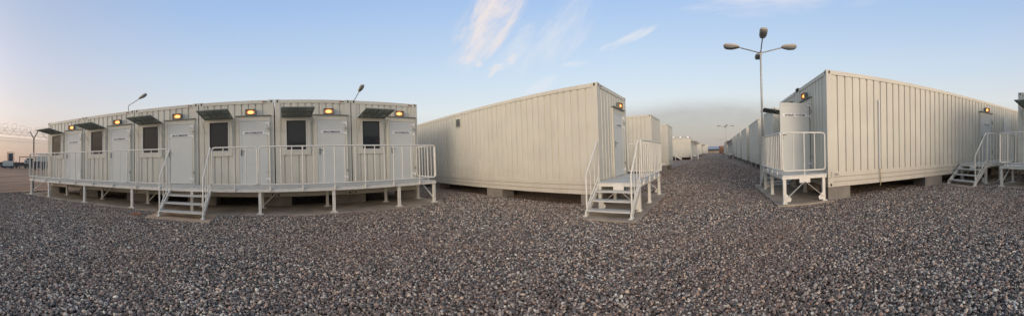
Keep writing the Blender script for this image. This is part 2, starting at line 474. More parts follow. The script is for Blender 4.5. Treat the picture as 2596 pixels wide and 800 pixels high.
# ------------------------------------------------------------------ concrete blocks
G_B = 'concrete blocks under the cabins'
def block(x, y, sx, sy, rz, label, h=ZB + .03):
    g = G(); c = .012
    for z0, z1 in ((0, h),):
        g.box(-sx / 2, sx / 2, -sy / 2, sy / 2, -.03, h - .03)
    o = g.build('concrete_block', M['conc']); place(o, (x, y, 0), rz); tag(o, label, 'block', G_B)
    bv = o.modifiers.new('bev', 'BEVEL'); bv.width = .012; bv.segments = 2
    return o
seam = ['left outer corner of the left row, nearest the fence', 'first joint of the left row from the fence', 'second joint of the left row from the fence',
        'third joint of the left row, right of the steps', 'fourth joint of the left row', 'fifth joint of the left row', 'right outer corner of the left row']
for i in range(7):
    x = X0 + PITCH * i + (.3 if i == 0 else -.3 if i == 6 else 0)
    block(x, 8.75, 1.0 if 0 < i < 6 else .6, .6, 0, 'concrete block under the ' + seam[i])
    block(x, 13.6, 1.0 if 0 < i < 6 else .6, .6, 0, 'rear concrete block under the ' + seam[i])
def loc2w(o, lx, ly):
    c, s_ = math.cos(o.rotation_euler.z), math.sin(o.rotation_euler.z)
    return o.location.x + c * lx - s_ * ly, o.location.y + s_ * lx + c * ly
for j, ly in enumerate((.36, 4.1, 8.3, 11.7)):
    for k, lx in enumerate((.36, Wc - .36)):
        x, y = loc2w(mc, lx, ly)
        b_ = block(x, y, .6, .8 if j else .55, AM, ['nearest', 'second', 'third', 'farthest'][j] + ' concrete block under the ' + ('long blank' if k == 0 else 'hidden far') + ' side of the central cabin'); b_.location.z = -.07
for j, ly in enumerate((.34, 3.95, 8.3, 11.7)):
    for k, lx in enumerate((Wc - .34, .36)):
        x, y = loc2w(r1, lx, ly)
        block(x, y, .62, .66 if j == 0 else .85, AR, ['nearest', 'second', 'third', 'farthest'][j] + ' concrete block under the ' + ('long visible' if k == 0 else 'inner') + ' side of the TV room cabin')
allc = [(r2, 'the cabin joined to the TV room')]
pc = [o for o in COL.objects if o.name.startswith('storage_container') and o.parent is None]
bi = 0
for o in pc:
    if o.location.x > 45: continue
    for lx, sd in ((.3, 'left'), (Wc - .3, 'right')):
        x, y = loc2w(o, lx, .4)
        lb = o['label'].split(',')[0]
        block(x, y, .5, .5, o.rotation_euler.z, (f'{sd} front block under the {lb}'.replace('the the', 'the').replace(' on the right of the lane', ' at right').replace(' down the right of the lane', ' at right').replace(' beyond the lamp post', ' past the lamp').replace(' behind the central cabin', ' past the central cabin')))
for lx in (.3, Wc - .3):
    x, y = loc2w(r2, lx, .4); block(x, y, .5, .5, AR, 'front block on the ' + ('far' if lx < 1 else 'near') + ' side of the cabin joined to the TV room')
    x, y = loc2w(s1, lx, .5); block(x, y, .5, .5, 0, ('left' if lx < 1 else 'right') + ' block under the cabin at the right edge of the view')

# ------------------------------------------------------------------ railings, walkways, stairs
DZ = .725
def rect_loop(u0, u1, v0, v1, r=.07):
    pts = []
    for cu, cv, a0 in ((u1 - r, v1 - r, 0), (u0 + r, v1 - r, 90), (u0 + r, v0 + r, 180), (u1 - r, v0 + r, 270)):
        for k in range(4):
            a = math.radians(a0 + 30 * k); pts.append((cu + r * math.cos(a), cv + r * math.sin(a), 0))
    return pts
def railing(root, F, u0, u1, down=3, step=.29, top=1.10, off=.03):
    """F: u along, v up (0 = deck top), w outwards"""
    T = F @ Matrix.Translation((0, 0, off))
    g = G(T); g.tube(rect_loop(u0, u1, .10, top), .021, 8, closed=True)
    rl = g.build('railing', M['rail'], root)
    n = max(2, round((u1 - u0) / step))
    for i in range(1, n):
        u = u0 + (u1 - u0) * i / n
        dn = (i % down == 1) if n > 4 else i == n // 2
        g = G(T); g.tube([(u, -.06 if dn else .10, 0), (u, top, 0)], .0145 if not dn else .018, 6)
        if dn: g.cbox(u, -.03, -.008, .05, .09, .03)
        g.build('baluster', M['rail'], rl)
    return rl
def leg(root, x, y, gus=0):
    g = G(); g.box(x - .038, x + .038, y - .038, y + .038, .055, DZ - .085)
    g.box(x - .095, x + .095, y - .06, y + .06, .036, .056)
    g.build('leg', M['rail'], root)
def stair(root, T, width, n=3, handrails=(0, 1), RH=1.10):
    """T: local frame; top edge along x (0..width) at y=0, going down towards -y"""
    run = .72; sl = DZ / run
    for i in range(n):
        z = DZ * (n - i) / (n + 1); y = -run * (i + .55) / n
        g = G(T); g.box(.03, width - .03, y - .12, y + .10, z - .035, z); g.build('tread', M['deckp'], root)
    for x in (0, width):
        g = G(T)
        g.bar((x, .02, DZ - .10), (x, -run - .01, .085), .035, .12)
        g.box(x - .045, x + .045, -run - .10, -run + .06, .036, .056); g.box(x - .02, x + .02, -run - .04, -run + .03, .056, .11)
        g.build('stringer', M['rail'], root)
        g = G(T); g.box(x - .05, x + .05, -run - .105, -run + .065, .020, .0355); g.build('rubber_foot', M['dark'], root)
        if (x > 0) not in handrails: continue
        g = G(T)
        yb = -run - .0
        g.tube([(x, yb + .03, .14), (x, yb + .03, RH - .08), (x, yb + .06, RH - .03), (x, -.03, DZ + RH - .02), (x, -.0, DZ + RH), (x, .03, DZ + RH - .02), (x, .03, DZ - .02)], .021, 8)
        g.tube([(x, yb + .03, .24), (x, .03, DZ + .16)], .017, 6)
        hr = g.build('handrail', M['rail'], root)
        for k in (.34, .68):
            y = yb + .03 + (run - .03) * k; zz = .14 + (DZ - .1) * k
            g = G(T); g.tube([(x, y, zz - .02), (x, y, RH - .06 + (DZ + .03) * k)], .0135, 6); g.build('baluster', M['rail'], hr)
def walkway(root, xa, xb, depth, legs, gap=None, panels=(), mid_back=True, ends=(1, 1)):
    """local: wall at y=0, deck towards -y"""
    g = G(); g.box(xa, xb, -depth, -.03, DZ - .03, DZ); g.build('deck_plate', M['deckp'], root)
    g = G(); g.box(xa, xb, -depth - .012, -depth + .03, DZ - .10, DZ - .0305); g.box(xa, xb, -.10, -.05, DZ - .10, DZ - .0305)
    for x in (xa + .002, xb - .042): g.box(x, x + .04, -depth + .031, -.101, DZ - .10, DZ - .0305)
    g.build('edge_beam', M['rail'], root)
    for x in legs:
        leg(root, x, -depth + .05); leg(root, x + (.0), -.12)
    for x, d_ in ((legs[0], 1), (legs[-1], 1)):
        g = G(); g.bar((x, -.35, DZ - .10), (x, -depth + .06, .16), .008, .045, up=(1, 0, 0)); g.build('brace', M['rail'], root)
    F = frame((0, -depth, DZ), (1, 0, 0), (0, 0, 1), (0, -1, 0))
    for a, b_ in panels: railing(root, F, a, b_)
    if ends[0]: railing(root, frame((xa + .03, 0, DZ), (0, -1, 0), (0, 0, 1), (-1, 0, 0)), .06, depth - .01, off=.0, step=.19)
    if ends[1]: railing(root, frame((xb - .03, 0, DZ), (0, -1, 0), (0, 0, 1), (1, 0, 0)), .06, depth - .01, off=.0, step=.19)

ww = empty('walkway', (0, 8.2, 0))
walkway(ww, -9.72, 4.63, 1.2, (-9.62, -8.40, -6.42, -4.42, -2.45, -.56, 1.42, 3.36, 4.58),
        panels=((-9.70, -4.55), (-4.50, -3.17), (-1.84, -.61), (-.56, 4.61)))
for x in (-6.42, -4.42, -.56):
    g = G(); g.bar((x + .55, -.15, DZ - .11), (x + .03, -.13, .12), .03, .03); g.build('brace', M['rail'], ww)
stair(ww, Matrix.Translation((-3.10, -1.21, 0)), 1.2)
tag(ww, 'long raised white-railed walkway with steps in front of the six left cabins', 'walkway')

def platform(root, Ld, depth=1.2, hr=(0, 1), rt=1.03):
    """stairs at the u=0 end going down to -u; wall at y=0, deck towards -y"""
    g = G(); g.box(0, Ld, -depth, -.03, DZ - .03, DZ); g.build('deck_plate', M['deckp'], root)
    g = G(); g.box(0, Ld, -depth - .01, -depth + .03, DZ - .10, DZ - .0305); g.box(0, Ld, -.10, -.05, DZ - .10, DZ - .0305)
    for x in (.002, Ld - .042): g.box(x, x + .04, -depth + .031, -.101, DZ - .10, DZ - .0305)
    g.build('edge_beam', M['rail'], root)
    for x in (.05, 1.12, Ld - .05):
        leg(root, x, -depth + .05); leg(root, x, -.12)
    ym_ = -(depth + .07) / 2
    for x in (.05, Ld - .05):
        s_ = -1 if x < 1 else 1; xo = x + s_ * .045
        for y1 in (-depth + .07, -.13):
            g = G(); g.bar((xo, ym_, DZ - .16), (xo, y1, .14), .008, .06, up=(1, 0, 0)); g.build('brace', M['rail'], root)
        g = G()
        g.box(xo - .006, xo + .006, ym_ - .14, ym_ + .14, DZ - .20, DZ - .04)
        g.build('gusset_plate', M['rail'], root)
        for y1, sg in ((-depth + .05, 1), (-.12, -1)):
            xf = xo + s_ * .006
            g = G(); g.add([(xf, y1, .075), (xf, y1 + sg * .14, .075), (xf, y1 + sg * .16, .15), (xf, y1 + sg * .05, .26), (xf, y1, .26)], [(0, 1, 2, 3, 4)]); g.build('gusset_plate', M['rail'], root)
    railing(root, frame((0, -depth, DZ), (1, 0, 0), (0, 0, 1), (0, -1, 0)), .04, Ld - .03, step=.215, top=rt)
    railing(root, frame((Ld - .02, 0, DZ), (0, -1, 0), (0, 0, 1), (1, 0, 0)), .08, depth - .01, off=.0, step=.30, top=rt)
    stair(root, frame((-.0, -.10, 0), (0, -1, 0), (1, 0, 0), (0, 0, 1)), depth - .12, handrails=hr, RH=rt)
    return root
pt = empty('platform'); platform(pt, 2.60)
cN, sN = math.cos, math.sin
def fr(x, y, rz, u, w=0):
    return (x + math.cos(rz) * u + math.sin(rz) * w, y + math.sin(rz) * u - math.cos(rz) * w, 0)
place(pt, fr(6.60, 2.53, AM, -.34, .0), AM); pt.location.z = -.07
tag(pt, 'white steel landing with steps and railings at the door of the central cabin', 'platform')
p2 = copy_tree(pt); xr = 5.93
place(p2, fr(xr + 2.60, yr(xr + 2.60), AR, 0, .02), AR)
p2.location.z = 0; tag(p2, 'white steel landing under the open door of the TV room cabin', 'platform')
x, y = loc2w(r1, Wc, 5.30)
p3 = empty('platform'); platform(p3, 3.6, 1.25, hr=(1,), rt=1.12); place(p3, fr(x, y, AR + PI / 2, 0, .02), AR + PI / 2)
tag(p3, 'white steel landing and steps against the long side of the TV room cabin', 'platform')
# far landings
p4 = copy_tree(pt); place(p4, fr(42 + 2.6 - 3.4, ym(41), AM, 0, .02), AM); tag(p4, 'far small landing with steps at the left of the lane, before the yellowish cabin', 'platform')
p5 = copy_tree(pt); place(p5, fr(40.4 + 2.6, yr(43), AR, 0, .02), AR + 0); tag(p5, 'far small landing at the right of the lane, below the far lamp mast', 'platform')
# mirrored one along the pale side of the far row
p6 = empty('platform', (41.98, 3.1, 0), -PI / 2 + AM)
g = G(); g.box(-2.6, 0, -1.2, 0, DZ - .08, DZ); g.build('deck_plate', M['rail'], p6)
for x in (-2.5, -1.3, -.05):
    g = G(); g.box(x - .04, x + .04, -1.18, -1.10, 0, DZ - .08); g.build('leg', M['rail'], p6)
g = G(); g.tube(rect_loop(-2.6, 0, .1 + DZ, 1.1 + DZ), .02, 6, closed=True); 
g.v = [(a, -1.2, b) for a, b, c in g.v]; g.build('railing', M['rail'], p6)
for i in range(3):
    g = G(); z = DZ * (3 - i) / 4; g.box(.1 + .24 * i, .34 + .24 * i, -1.15, -.15, z - .04, z); g.build('tread', M['rail'], p6)
for y in (-1.15, -.12):
    g = G(); g.bar((0, y, DZ - .08), (.85, y, .06), .04, .13); g.build('stringer', M['rail'], p6)
    g = G(); g.tube([(0, y, DZ + 1.1), (.8, y, 1.05), (.8, y, .1)], .02, 6); g.build('handrail', M['rail'], p6)
tag(p6, 'tiny landing with steps against the yellowish side of the far left row', 'platform')

ws = empty('walkway', (0, -9.3, 0), PI)
walkway(ws, -3.66, 1.8, 1.2, (-3.60, -1.7, .1, 1.7), panels=((-3.64, 1.78),), ends=(1, 0))
tag(ws, 'raised walkway with white railing at the right edge of the view', 'walkway')

# small loose steps between the two plain containers
st = empty('boarding_steps', (17.2, ym(17.2) - .05, 0), AM + PI)
for i in range(3):
    g = G(); z = .18 * (i + 1); g.box(0, .9, -.75 + .25 * i, -.5 + .25 * i, z - .04, z); g.build('tread', M['deckp'], st)
for x in (0, .9):
    g = G(); g.bar((x, 0, .62), (x, -.8, .04), .04, .12); g.build('stringer', M['rail'], st)
tag(st, 'little white steps between the two plain containers behind the central cabin', 'steps')

# ------------------------------------------------------------------ pads
def pad(T, rects, name='concrete_pad', mt='pad'):
    g = G(T)
    for a, b_, c, d in rects: g.box(a, b_, c, d, -.05, .035)
    o = g.build(name, M[mt]); tag(o, kind='structure'); return o
xs = [-9.95, -7.0, -4.05, -1.1, 1.85, 4.82]
pad(I4, [(a + .006, b_ - .006, 6.86, 8.62) for a, b_ in zip(xs, xs[1:])])
pad(I4, [(-3.38, -1.66, 5.92, 6.85)], mt='padred')
pad(Matrix.Translation(p2.location) @ Matrix.Rotation(AR, 4, 'Z'), [(-1.1, 2.75, -1.36, .1)])
pad(Matrix.Translation(pt.location) @ Matrix.Rotation(AM, 4, 'Z'), [(-.95, 2.8, -1.36, .1)])
pad(Matrix.Translation(p3.location) @ Matrix.Rotation(AR + PI / 2, 4, 'Z'), [(-1.1, 2.8, -1.36, .1)])
pad(I4, [(-2.2, 3.85, -9.5, -8.0)])

bk = G(); bk.box(-.13, .13, -.06, .06, 0, .06); o = bk.build('brick', M['brick']); place(o, (-3.72, 6.15, .01), .4)
bv = o.modifiers.new('b', 'BEVEL'); bv.width = .012; tag(o, 'reddish brick lying in the gravel left of the central steps', 'brick')

# ------------------------------------------------------------------ street lamps
def lamp_head(root, p, d, L_=.55):
    """p start, d unit direction"""
    d = Vector(d).normalized(); side = d.cross(Vector((0, 0, 1))).normalized(); up = side.cross(d).normalized()
    T = frame(p, d, side, up)
    def loft(prof, sgn, g):
        vs = []; n = 8
        for (x, w, h, z0) in prof:
            for j in range(n + 1):
                a = PI * j / n; c_, s_ = math.cos(a), math.sin(a); vs.append((x * L_, w * math.copysign(abs(c_) ** .55, c_), z0 + sgn * h * abs(s_) ** .55))
        k = n + 1
        fs = [(i * k + j, i * k + j + 1, (i + 1) * k + j + 1, (i + 1) * k + j) for i in range(len(prof) - 1) for j in range(n)]
        fs += [tuple(range(k)), tuple(range((len(prof) - 1) * k, len(prof) * k))]
        fs += [(i * k, (i + 1) * k, (i + 1) * k + n, i * k + n) for i in range(len(prof) - 1)]
        g.add(vs, fs, True)
    g = G(T); loft([(-.04, .05, .045, 0), (.04, .09, .075, 0), (.3, .125, .095, 0), (.8, .13, .095, 0), (.95, .105, .07, 0), (1.0, .06, .03, 0)], 1, g)
    hd = g.build('lamp_head', M['lamphead'], root)
    g = G(T); loft([(.02, .05, .02, -.004), (.25, .10, .05, -.004), (.45, .118, .08, -.004), (.78, .122, .08, -.004), (.94, .095, .05, -.004), (.99, .04, .01, -.004)], -1, g)
    g.build('glass_bowl', M['bowl'], hd)
def multi_lamp(root, H=4.83, dirs=((1, 0), (-1, 0), (0, 1), (0, -1))):
    g = G(); g.tube([(0, 0, 0), (0, 0, 1.5), (0, 0, H)], .055, 10, r2=.032); g.cbox(0, 0, .02, .3, .3, .03); g.build('pole', M['galv'], root)
    for d in dirs:
        g = G(); e_ = (d[0] * .78, d[1] * .78, H + .20)
        g.tube([(0, 0, H - .03), (d[0] * .04, d[1] * .04, H), e_], .022, 8); g.build('arm', M['galv'], root)
        lamp_head(root, e_, (d[0], d[1], .10))
    g = G(); g.cbox(0, 0, H - .02, .09, .09, .12); g.build('bracket', M['galv'], root)
ml = empty('street_lamp', (9.30, -2.40, 0), math.radians(-9)); multi_lamp(ml)
tag(ml, 'tall four-headed galvanised street lamp beside the TV room cabin landing', 'street lamp', 'four-headed street lamps along the lane')
o = copy_tree(ml); place(o, (40.5, -4.65, 0)); tag(o, 'second street lamp down the lane, far off against grey cloud', 'street lamp')
o = copy_tree(ml); place(o, (93, -8.9, 0)); tag(o, 'smallest and farthest street lamp, near the end of the lane', 'street lamp')
def single_lamp(root, H=5.38):
    g = G(); g.tube([(0, 0, 0), (0, 0, 2), (0, 0, H)], .06, 10, r2=.033); g.build('pole', M['galv'], root)
    g = G(); g.tube([(0, 0, H - .02), (.02, 0, H), (.88, 0, H + .36)], .025, 8); g.build('arm', M['galv'], root)
    lamp_head(root, (.86, 0, H + .35), (.88, 0, .40), .62)
sl = empty('street_lamp', (-9.72, 15.0, 0)); single_lamp(sl)
tag(sl, 'single-arm street lamp rising behind the left cabins, arm pointing right', 'street lamp', 'single-arm street lamps behind the left row')
o = copy_tree(sl); place(o, (4.78, 16.4, -.02), -PI / 2 + .12); tag(o, 'single-arm street lamp behind the right end of the left row', 'street lamp')

# ------------------------------------------------------------------ chain link fence
FX = -10.85
fe = empty('chain_link_fence', (FX, 0, 0))
ya, yb_ = -2.0, 24.0; FH = 2.62
for y in (-1.0, 2.2, 5.0, 8.05, 11.2, 14.4, 17.6, 20.8, 24):
    g = G(); g.tube([(0, y, 0), (0, y, 2.70)], .038, 8); g.tube([(0, y, 2.66), (-.28, y - .05, 3.05)], .026, 6); g.tube([(0, y, 2.66), (.28, y + .05, 3.05)], .026, 6)
    g.build('post', M['galvd'], fe)
g = G(); sp = .085; hh = FH - .05; r_ = .0026
y = ya - hh
while y < yb_:
    for sg in (1, -1):
        p0, p1 = (y, y + hh) if sg == 1 else (y + hh, y)
        # clip to span
        a, za, b_, zb = p0, .05, p1, FH
        pts = []
        t0, t1 = 0., 1.
        for lim, sgn_ in ((ya, 1), (yb_, -1)):
            pass
        def zat(yy): return .05 + (yy - p0) / (p1 - p0) * hh
        lo, hi = min(a, b_), max(a, b_)
        lo2, hi2 = max(lo, ya), min(hi, yb_)
        if hi2 - lo2 < .05: continue
        g.bar((0.003 * sg, lo2, zat(lo2)), (0.003 * sg, hi2, zat(hi2)), r_ * 2, r_ * 2, up=(1, 0, 0))
    y += sp * 1.0
g.build('wire_mesh', M['wire'], fe)
g = G()
for z in (.1, 1.35, 2.45, 2.62): g.tube([(0.0, ya, z), (0, yb_, z)], .0045, 5)
for sx_ in (-1, 1):
    for k in (.35, .65, .95): g.tube([(sx_ * .28 * k, ya, 2.66 + .39 * k), (sx_ * .28 * k, yb_, 2.66 + .39 * k)], .0045, 5)
g.build('strand_wire', M['wire'], fe)
g = G(); pts = []
n = 20; turns = int((yb_ - ya) / .46); rr = random.Random(3)
for i in range(turns * n):
    a = 2 * PI * i / n; k = i / n
    R = .27 + .03 * math.sin(k * 1.7)
    pts.append((R * math.cos(a), ya + .46 * k + .09 * math.sin(2 * a) + .05 * math.sin(k * 2.3), 3.0 + R * math.sin(a) + .03 * math.sin(k * 1.1)))
g.tube(pts, .0048, 4); g.build('razor_wire', M['wire'], fe)
tag(fe, 'chain link fence with Y-shaped post and coiled razor wire at the left edge', 'fence')

# ------------------------------------------------------------------ far plant yard to the left
def at(px_ang, r): return (r * math.sin(px_ang), r * math.cos(px_ang))
def ang(px): return (px - 711) / 671
def yard(name, px, r, label, cat, build, rot=0):
    x, y = at(ang(px), r); o = empty(name, (x, y, 0), -ang(px) + rot); build(o); tag(o, label, cat); return o
def b_skip(o):
    g = G(); g.box(-1.4, 1.4, 0, 2.2, .75, 2.05); g.build('white_body', M['pale'], o)
    g = G(); g.box(-1.4, 1.4, .02, 2.2, .18, .745); g.build('chassis', M['blue'], o)
    for x in (-.9, .9):
        g = G(); g.tube([(x, -.05, .3), (x, .3, .3)], .3, 12); g.build('wheel', M['dark'], o)
yard('trailer', 20.5, 70, 'small white-sided trailer with a navy base beyond the fence', 'trailer', b_skip)
def b_silo(o):
    g = G(); g.tube([(0, 0, 1.6), (0, 0, 4.6)], .82, 14); g.tube([(0, 0, 1.0), (0, 0, 1.6)], .3, 14, r2=.82); g.build('tank', M['blue'], o)
    g = G()
    for x in (-1.05, 1.05):
        for y in (-1, 1): g.bar((x, y, 0), (x, y, 4.95), .13, .13)
    for z in (2.0, 3.2, 4.9):
        for y in (-1, 1): g.bar((-1.1, y, z), (1.1, y, z), .1, .1)
        for x in (-1.05, 1.05): g.bar((x, -1, z), (x, 1, z), .1, .1)
    g.build('support_frame', M['rust'], o)
    g = G(); g.bar((-.75, -.9, 0), (-.75, -.9, 4.6), .05, .05)
    for k in range(12): g.bar((-.9, -.9, .4 * k), (-.6, -.9, .4 * k), .04, .04)
    g.build('ladder', M['blk'], o)
yard('silo_tower', 27, 84, 'dark silo in a rust-coloured steel frame beyond the fence', 'silo', b_silo)
def b_lowload(o):
    g = G(); g.box(-3.0, 3.0, 0, 2.2, .75, 1.0); g.box(-2.9, 2.9, 0, .1, 1.0, 1.75); g.box(-2.9, 2.9, 2.1, 2.2, 1.0, 1.75); g.build('flatbed', M['blk'], o)
    for x in (-2.4, -1.4, 1.3, 2.3):
        g = G(); g.tube([(x, -.02, .42), (x, .3, .42)], .42, 12); g.build('wheel', M['dark'], o)
    for k in range(4):
        g = G(); g.tube([(-2.8, .45 + .42 * k, 1.45 + .1 * (k % 2)), (2.8, .45 + .42 * k, 1.45 + .1 * (k % 2))], .2, 10); g.build('pipe_load', M['blue'], o)
yard('flatbed_trailer', 54, 78, 'long dark flatbed trailer loaded with pipes beyond the fence', 'trailer', b_lowload)
yard('flatbed_trailer', -14, 80, 'dark loaded trailer cut by the left edge beyond the fence', 'trailer', b_lowload)
def b_gantry(o):
    g = G()
    for x in (-2.2, 2.2):
        for y in (0, 2.4): g.bar((x, y, 0), (x, y, 3.2), .12, .12)
    g.box(-2.3, 2.3, -.1, 2.5, 3.2, 3.32); g.build('shelter_frame', M['blk'], o)
    g = G(); g.box(-.3, 1.6, .3, 2.0, 1.2, 2.9); g.build('machine_body', M['blk'], o)
    g = G(); g.box(-.9, .25, -.1, .8, 1.45, 2.5); g.build('cab', M['pale'], o)
    g = G(); g.tube([(-.3, -.13, 1.95), (-.3, -.1, 1.95)], .28, 12); g.build('fan', M['blk'], o)
yard('generator_shelter', 70, 72, 'dark framed shelter with pale machine cab beyond the fence', 'shelter', b_gantry)
def b_blue(o):
    g = G(); g.box(-2.8, 2.8, 0, 2.3, .35, 2.0); g.build('body', M['blue'], o)
    g = G(); g.box(-1.6, 2.8, .1, 2.2, 2.0, 3.3); g.build('upper_cabin', M['pale'], o)
    for x in (-1.8, 0, 1.8):
        g = G(); g.tube([(x, -.04, .4), (x, .3, .4)], .4, 12); g.build('wheel', M['dark'], o)
yard('site_trailer', 108, 64, 'navy site trailer with a pale upper cabin, behind the walkway railing', 'trailer', b_blue)
g = G(); rr = random.Random(5)
for k in range(900):
    a = ang(-60) + rr.random() * .28; r = 108 + rr.random() * 4; x, y = at(a, r); z = rr.random() ** 1.3 * (2.2 + .5 * math.sin(a * 60)); s_ = .18 + rr.random() * .2
    v = [(x + rr.uniform(-s_, s_), y + rr.uniform(-s_, s_), max(0, z + rr.uniform(-s_, s_))) for _ in range(4)]
    g.add(v, [(0, 1, 2), (1, 2, 3)])
o = g.build('scrub', M['bush']); tag(o, 'dark line of scrub along the horizon beyond the yard', 'scrub', kind='stuff')

# lane end
g = G(); g.box(115, 115.3, -30, 8, -.05, 1.05); o = g.build('boundary_wall', M['wallt']); tag(o, 'low tan wall closing the far end of the gravel lane', 'wall')
wh = empty('warehouse', (132, -8.5, 0))
g = G(); g.box(0, 20, -4.6, 5, 0, 1.9); g.build('wall', M['blk'], wh)  # near-black: shadowed gap below the roof put into the wall colour
g = G(); g.add([(-.6, -4.8, 1.9), (-.6, 5.2, 1.9), (8, 5.2, 3.35), (8, -4.8, 3.35), (20, -4.8, 1.9), (20, 5.2, 1.9)], [(0, 1, 2, 3), (3, 2, 5, 4), (0, 3, 4), (1, 5, 2)]); g.build('roof', M['roofm'], wh)
tag(wh, 'low warehouse with blue-grey roof beyond the end of the lane', 'warehouse')
g = G(frame((104, -9.3, 0), (0, -1, 0), (1, 0, 0), (0, 0, 1)))
n = 7
for i in range(n):
    a = i * 1.5 / n; g.box(a, a + 1.5 / n * .7, 0, 3, .1, 2.8); g.box(a + 1.5 / n * .7, a + 1.5 / n, .04, 3, .1, 2.8)
g.box(-.02, 1.52, -.02, 3.02, 2.8, 2.95); g.box(-.02, 1.52, -.02, 3.02, 0, .12)
o = g.build('rusty_container', M['rust']); tag(o, 'small brick-red container at the end of the lane, left of the far cabins', 'container')

# ------------------------------------------------------------------ ground
def hgt(x, y): return -.085 * math.exp(-((x - 7.2) ** 2 + (y - 2.6) ** 2) / (2 * 3.2 ** 2)) if not isinstance(x, np.ndarray) else -.085 * np.exp(-((x - 7.2) ** 2 + (y - 2.6) ** 2) / (2 * 3.2 ** 2))
def dusty(N, L, col, geo):
    '''broad patches where reddish dust covers the stones'''
    a = N.new('ShaderNodeTexNoise'); a.inputs['Scale'].default_value = .32; a.inputs['Detail'].default_value = 5; a.inputs['Roughness'].default_value = .6
    mpn = N.new('ShaderNodeMapping'); mpn.inputs['Scale'].default_value = (1, 1, 0); mpn.inputs['Location'].default_value = (3.1, 5.7, 0); L.new(geo.outputs['Position'], mpn.inputs[0]); L.new(mpn.outputs[0], a.inputs['Vector'])
    r = N.new('ShaderNodeMapRange'); r.inputs[1].default_value = .42; r.inputs[2].default_value = .68; r.inputs[3].default_value = 0; r.inputs[4].default_value = .5; L.new(a.outputs[0], r.inputs[0])
    x = N.new('ShaderNodeMix'); x.data_type = 'RGBA'; L.new(r.outputs[0], x.inputs[0]); L.new(col, x.inputs[6]); x.inputs[7].default_value = (.25, .175, .135, 1)
    return x.outputs[2]
def ground_mats():
    m = bpy.data.materials.new('gravel'); t, N, L = nt(m)
    out = N.new('ShaderNodeOutputMaterial'); p = N.new('ShaderNodeBsdfPrincipled'); L.new(p.outputs[0], out.inputs[0])
    p.inputs['Roughness'].default_value = .85
    geo = N.new('ShaderNodeNewGeometry')
    mp = N.new('ShaderNodeMapping'); mp.inputs['Scale'].default_value = (1, 1, 0); L.new(geo.outputs['Position'], mp.inputs[0])
    wn = N.new('ShaderNodeTexNoise'); wn.inputs['Scale'].default_value = 25; L.new(mp.outputs[0], wn.inputs['Vector'])
    mv = N.new('ShaderNodeMix'); mv.data_type = 'RGBA'; mv.blend_type = 'LINEAR_LIGHT'; mv.inputs[0].default_value = .02
    L.new(mp.outputs[0], mv.inputs[6]); L.new(wn.outputs['Color'], mv.inputs[7])
    vo = N.new('ShaderNodeTexVoronoi'); vo.inputs['Scale'].default_value = 34; L.new(mv.outputs[2], vo.inputs['Vector'])
    sep = N.new('ShaderNodeSeparateColor'); L.new(vo.outputs['Color'], sep.inputs[0])
    cr = N.new('ShaderNodeValToRGB'); pebble_ramp(cr); L.new(sep.outputs[0], cr.inputs[0])
    hs = N.new('ShaderNodeHueSaturation'); L.new(cr.outputs[0], hs.inputs['Color'])
    no = N.new('ShaderNodeTexNoise'); no.inputs['Scale'].default_value = .45; no.inputs['Detail'].default_value = 4; L.new(mp.outputs[0], no.inputs['Vector'])
    mr = N.new('ShaderNodeMapRange'); mr.inputs[1].default_value = .3; mr.inputs[2].default_value = .7; mr.inputs[3].default_value = .75; mr.inputs[4].default_value = 1.0
    L.new(no.outputs[0], mr.inputs[0]); L.new(mr.outputs[0], hs.inputs['Value'])
    nf = N.new('ShaderNodeTexNoise'); nf.inputs['Scale'].default_value = 11; nf.inputs['Detail'].default_value = 3; nf.inputs['Roughness'].default_value = .8; L.new(mp.outputs[0], nf.inputs['Vector'])
    mf = N.new('ShaderNodeMapRange'); mf.inputs[1].default_value = .35; mf.inputs[2].default_value = .65; mf.inputs[3].default_value = .5; mf.inputs[4].default_value = 1.55; L.new(nf.outputs[0], mf.inputs[0])
    h2 = N.new('ShaderNodeHueSaturation'); L.new(hs.outputs[0], h2.inputs['Color']); L.new(mf.outputs[0], h2.inputs['Value']); hs = h2
    hs = dusty(N, L, hs.outputs[0], geo)
    wm = N.new('ShaderNodeMix'); wm.data_type = 'RGBA'; wm.blend_type = 'MULTIPLY'; wm.inputs[0].default_value = 1; wm.inputs[7].default_value = (1.05, .97, .89, 1)
    L.new(hs, wm.inputs[6]); L.new(wm.outputs[2], p.inputs['Base Color'])
    bp = N.new('ShaderNodeBump'); bp.invert = True; bp.inputs['Strength'].default_value = 1; bp.inputs['Distance'].default_value = .03
    L.new(vo.outputs['Distance'], bp.inputs['Height']); L.new(bp.outputs[0], p.inputs['Normal'])
    M['gravel'] = m
    m = bpy.data.materials.new('pebble'); t, N, L = nt(m)
    out = N.new('ShaderNodeOutputMaterial'); p = N.new('ShaderNodeBsdfPrincipled'); L.new(p.outputs[0], out.inputs[0])
    p.inputs['Roughness'].default_value = .7; p.inputs['Specular IOR Level'].default_value = .35
    oi = N.new('ShaderNodeObjectInfo'); cr = N.new('ShaderNodeValToRGB'); pebble_ramp(cr); L.new(oi.outputs['Random'], cr.inputs[0])
    geo = N.new('ShaderNodeNewGeometry')
    no = N.new('ShaderNodeTexNoise'); no.inputs['Scale'].default_value = 90; no.inputs['Detail'].default_value = 3; L.new(geo.outputs['Position'], no.inputs['Vector'])
    mr = N.new('ShaderNodeMapRange'); mr.inputs[1].default_value = .25; mr.inputs[2].default_value = .75; mr.inputs[3].default_value = .75; mr.inputs[4].default_value = 1.2
    L.new(no.outputs[0], mr.inputs[0])
    hs = N.new('ShaderNodeHueSaturation'); L.new(cr.outputs[0], hs.inputs['Color']); L.new(mr.outputs[0], hs.inputs['Value'])
    L.new(dusty(N, L, hs.outputs[0], geo), p.inputs['Base Color'])
    M['pebble'] = m
    m = bpy.data.materials.new('sand'); t, N, L = nt(m)
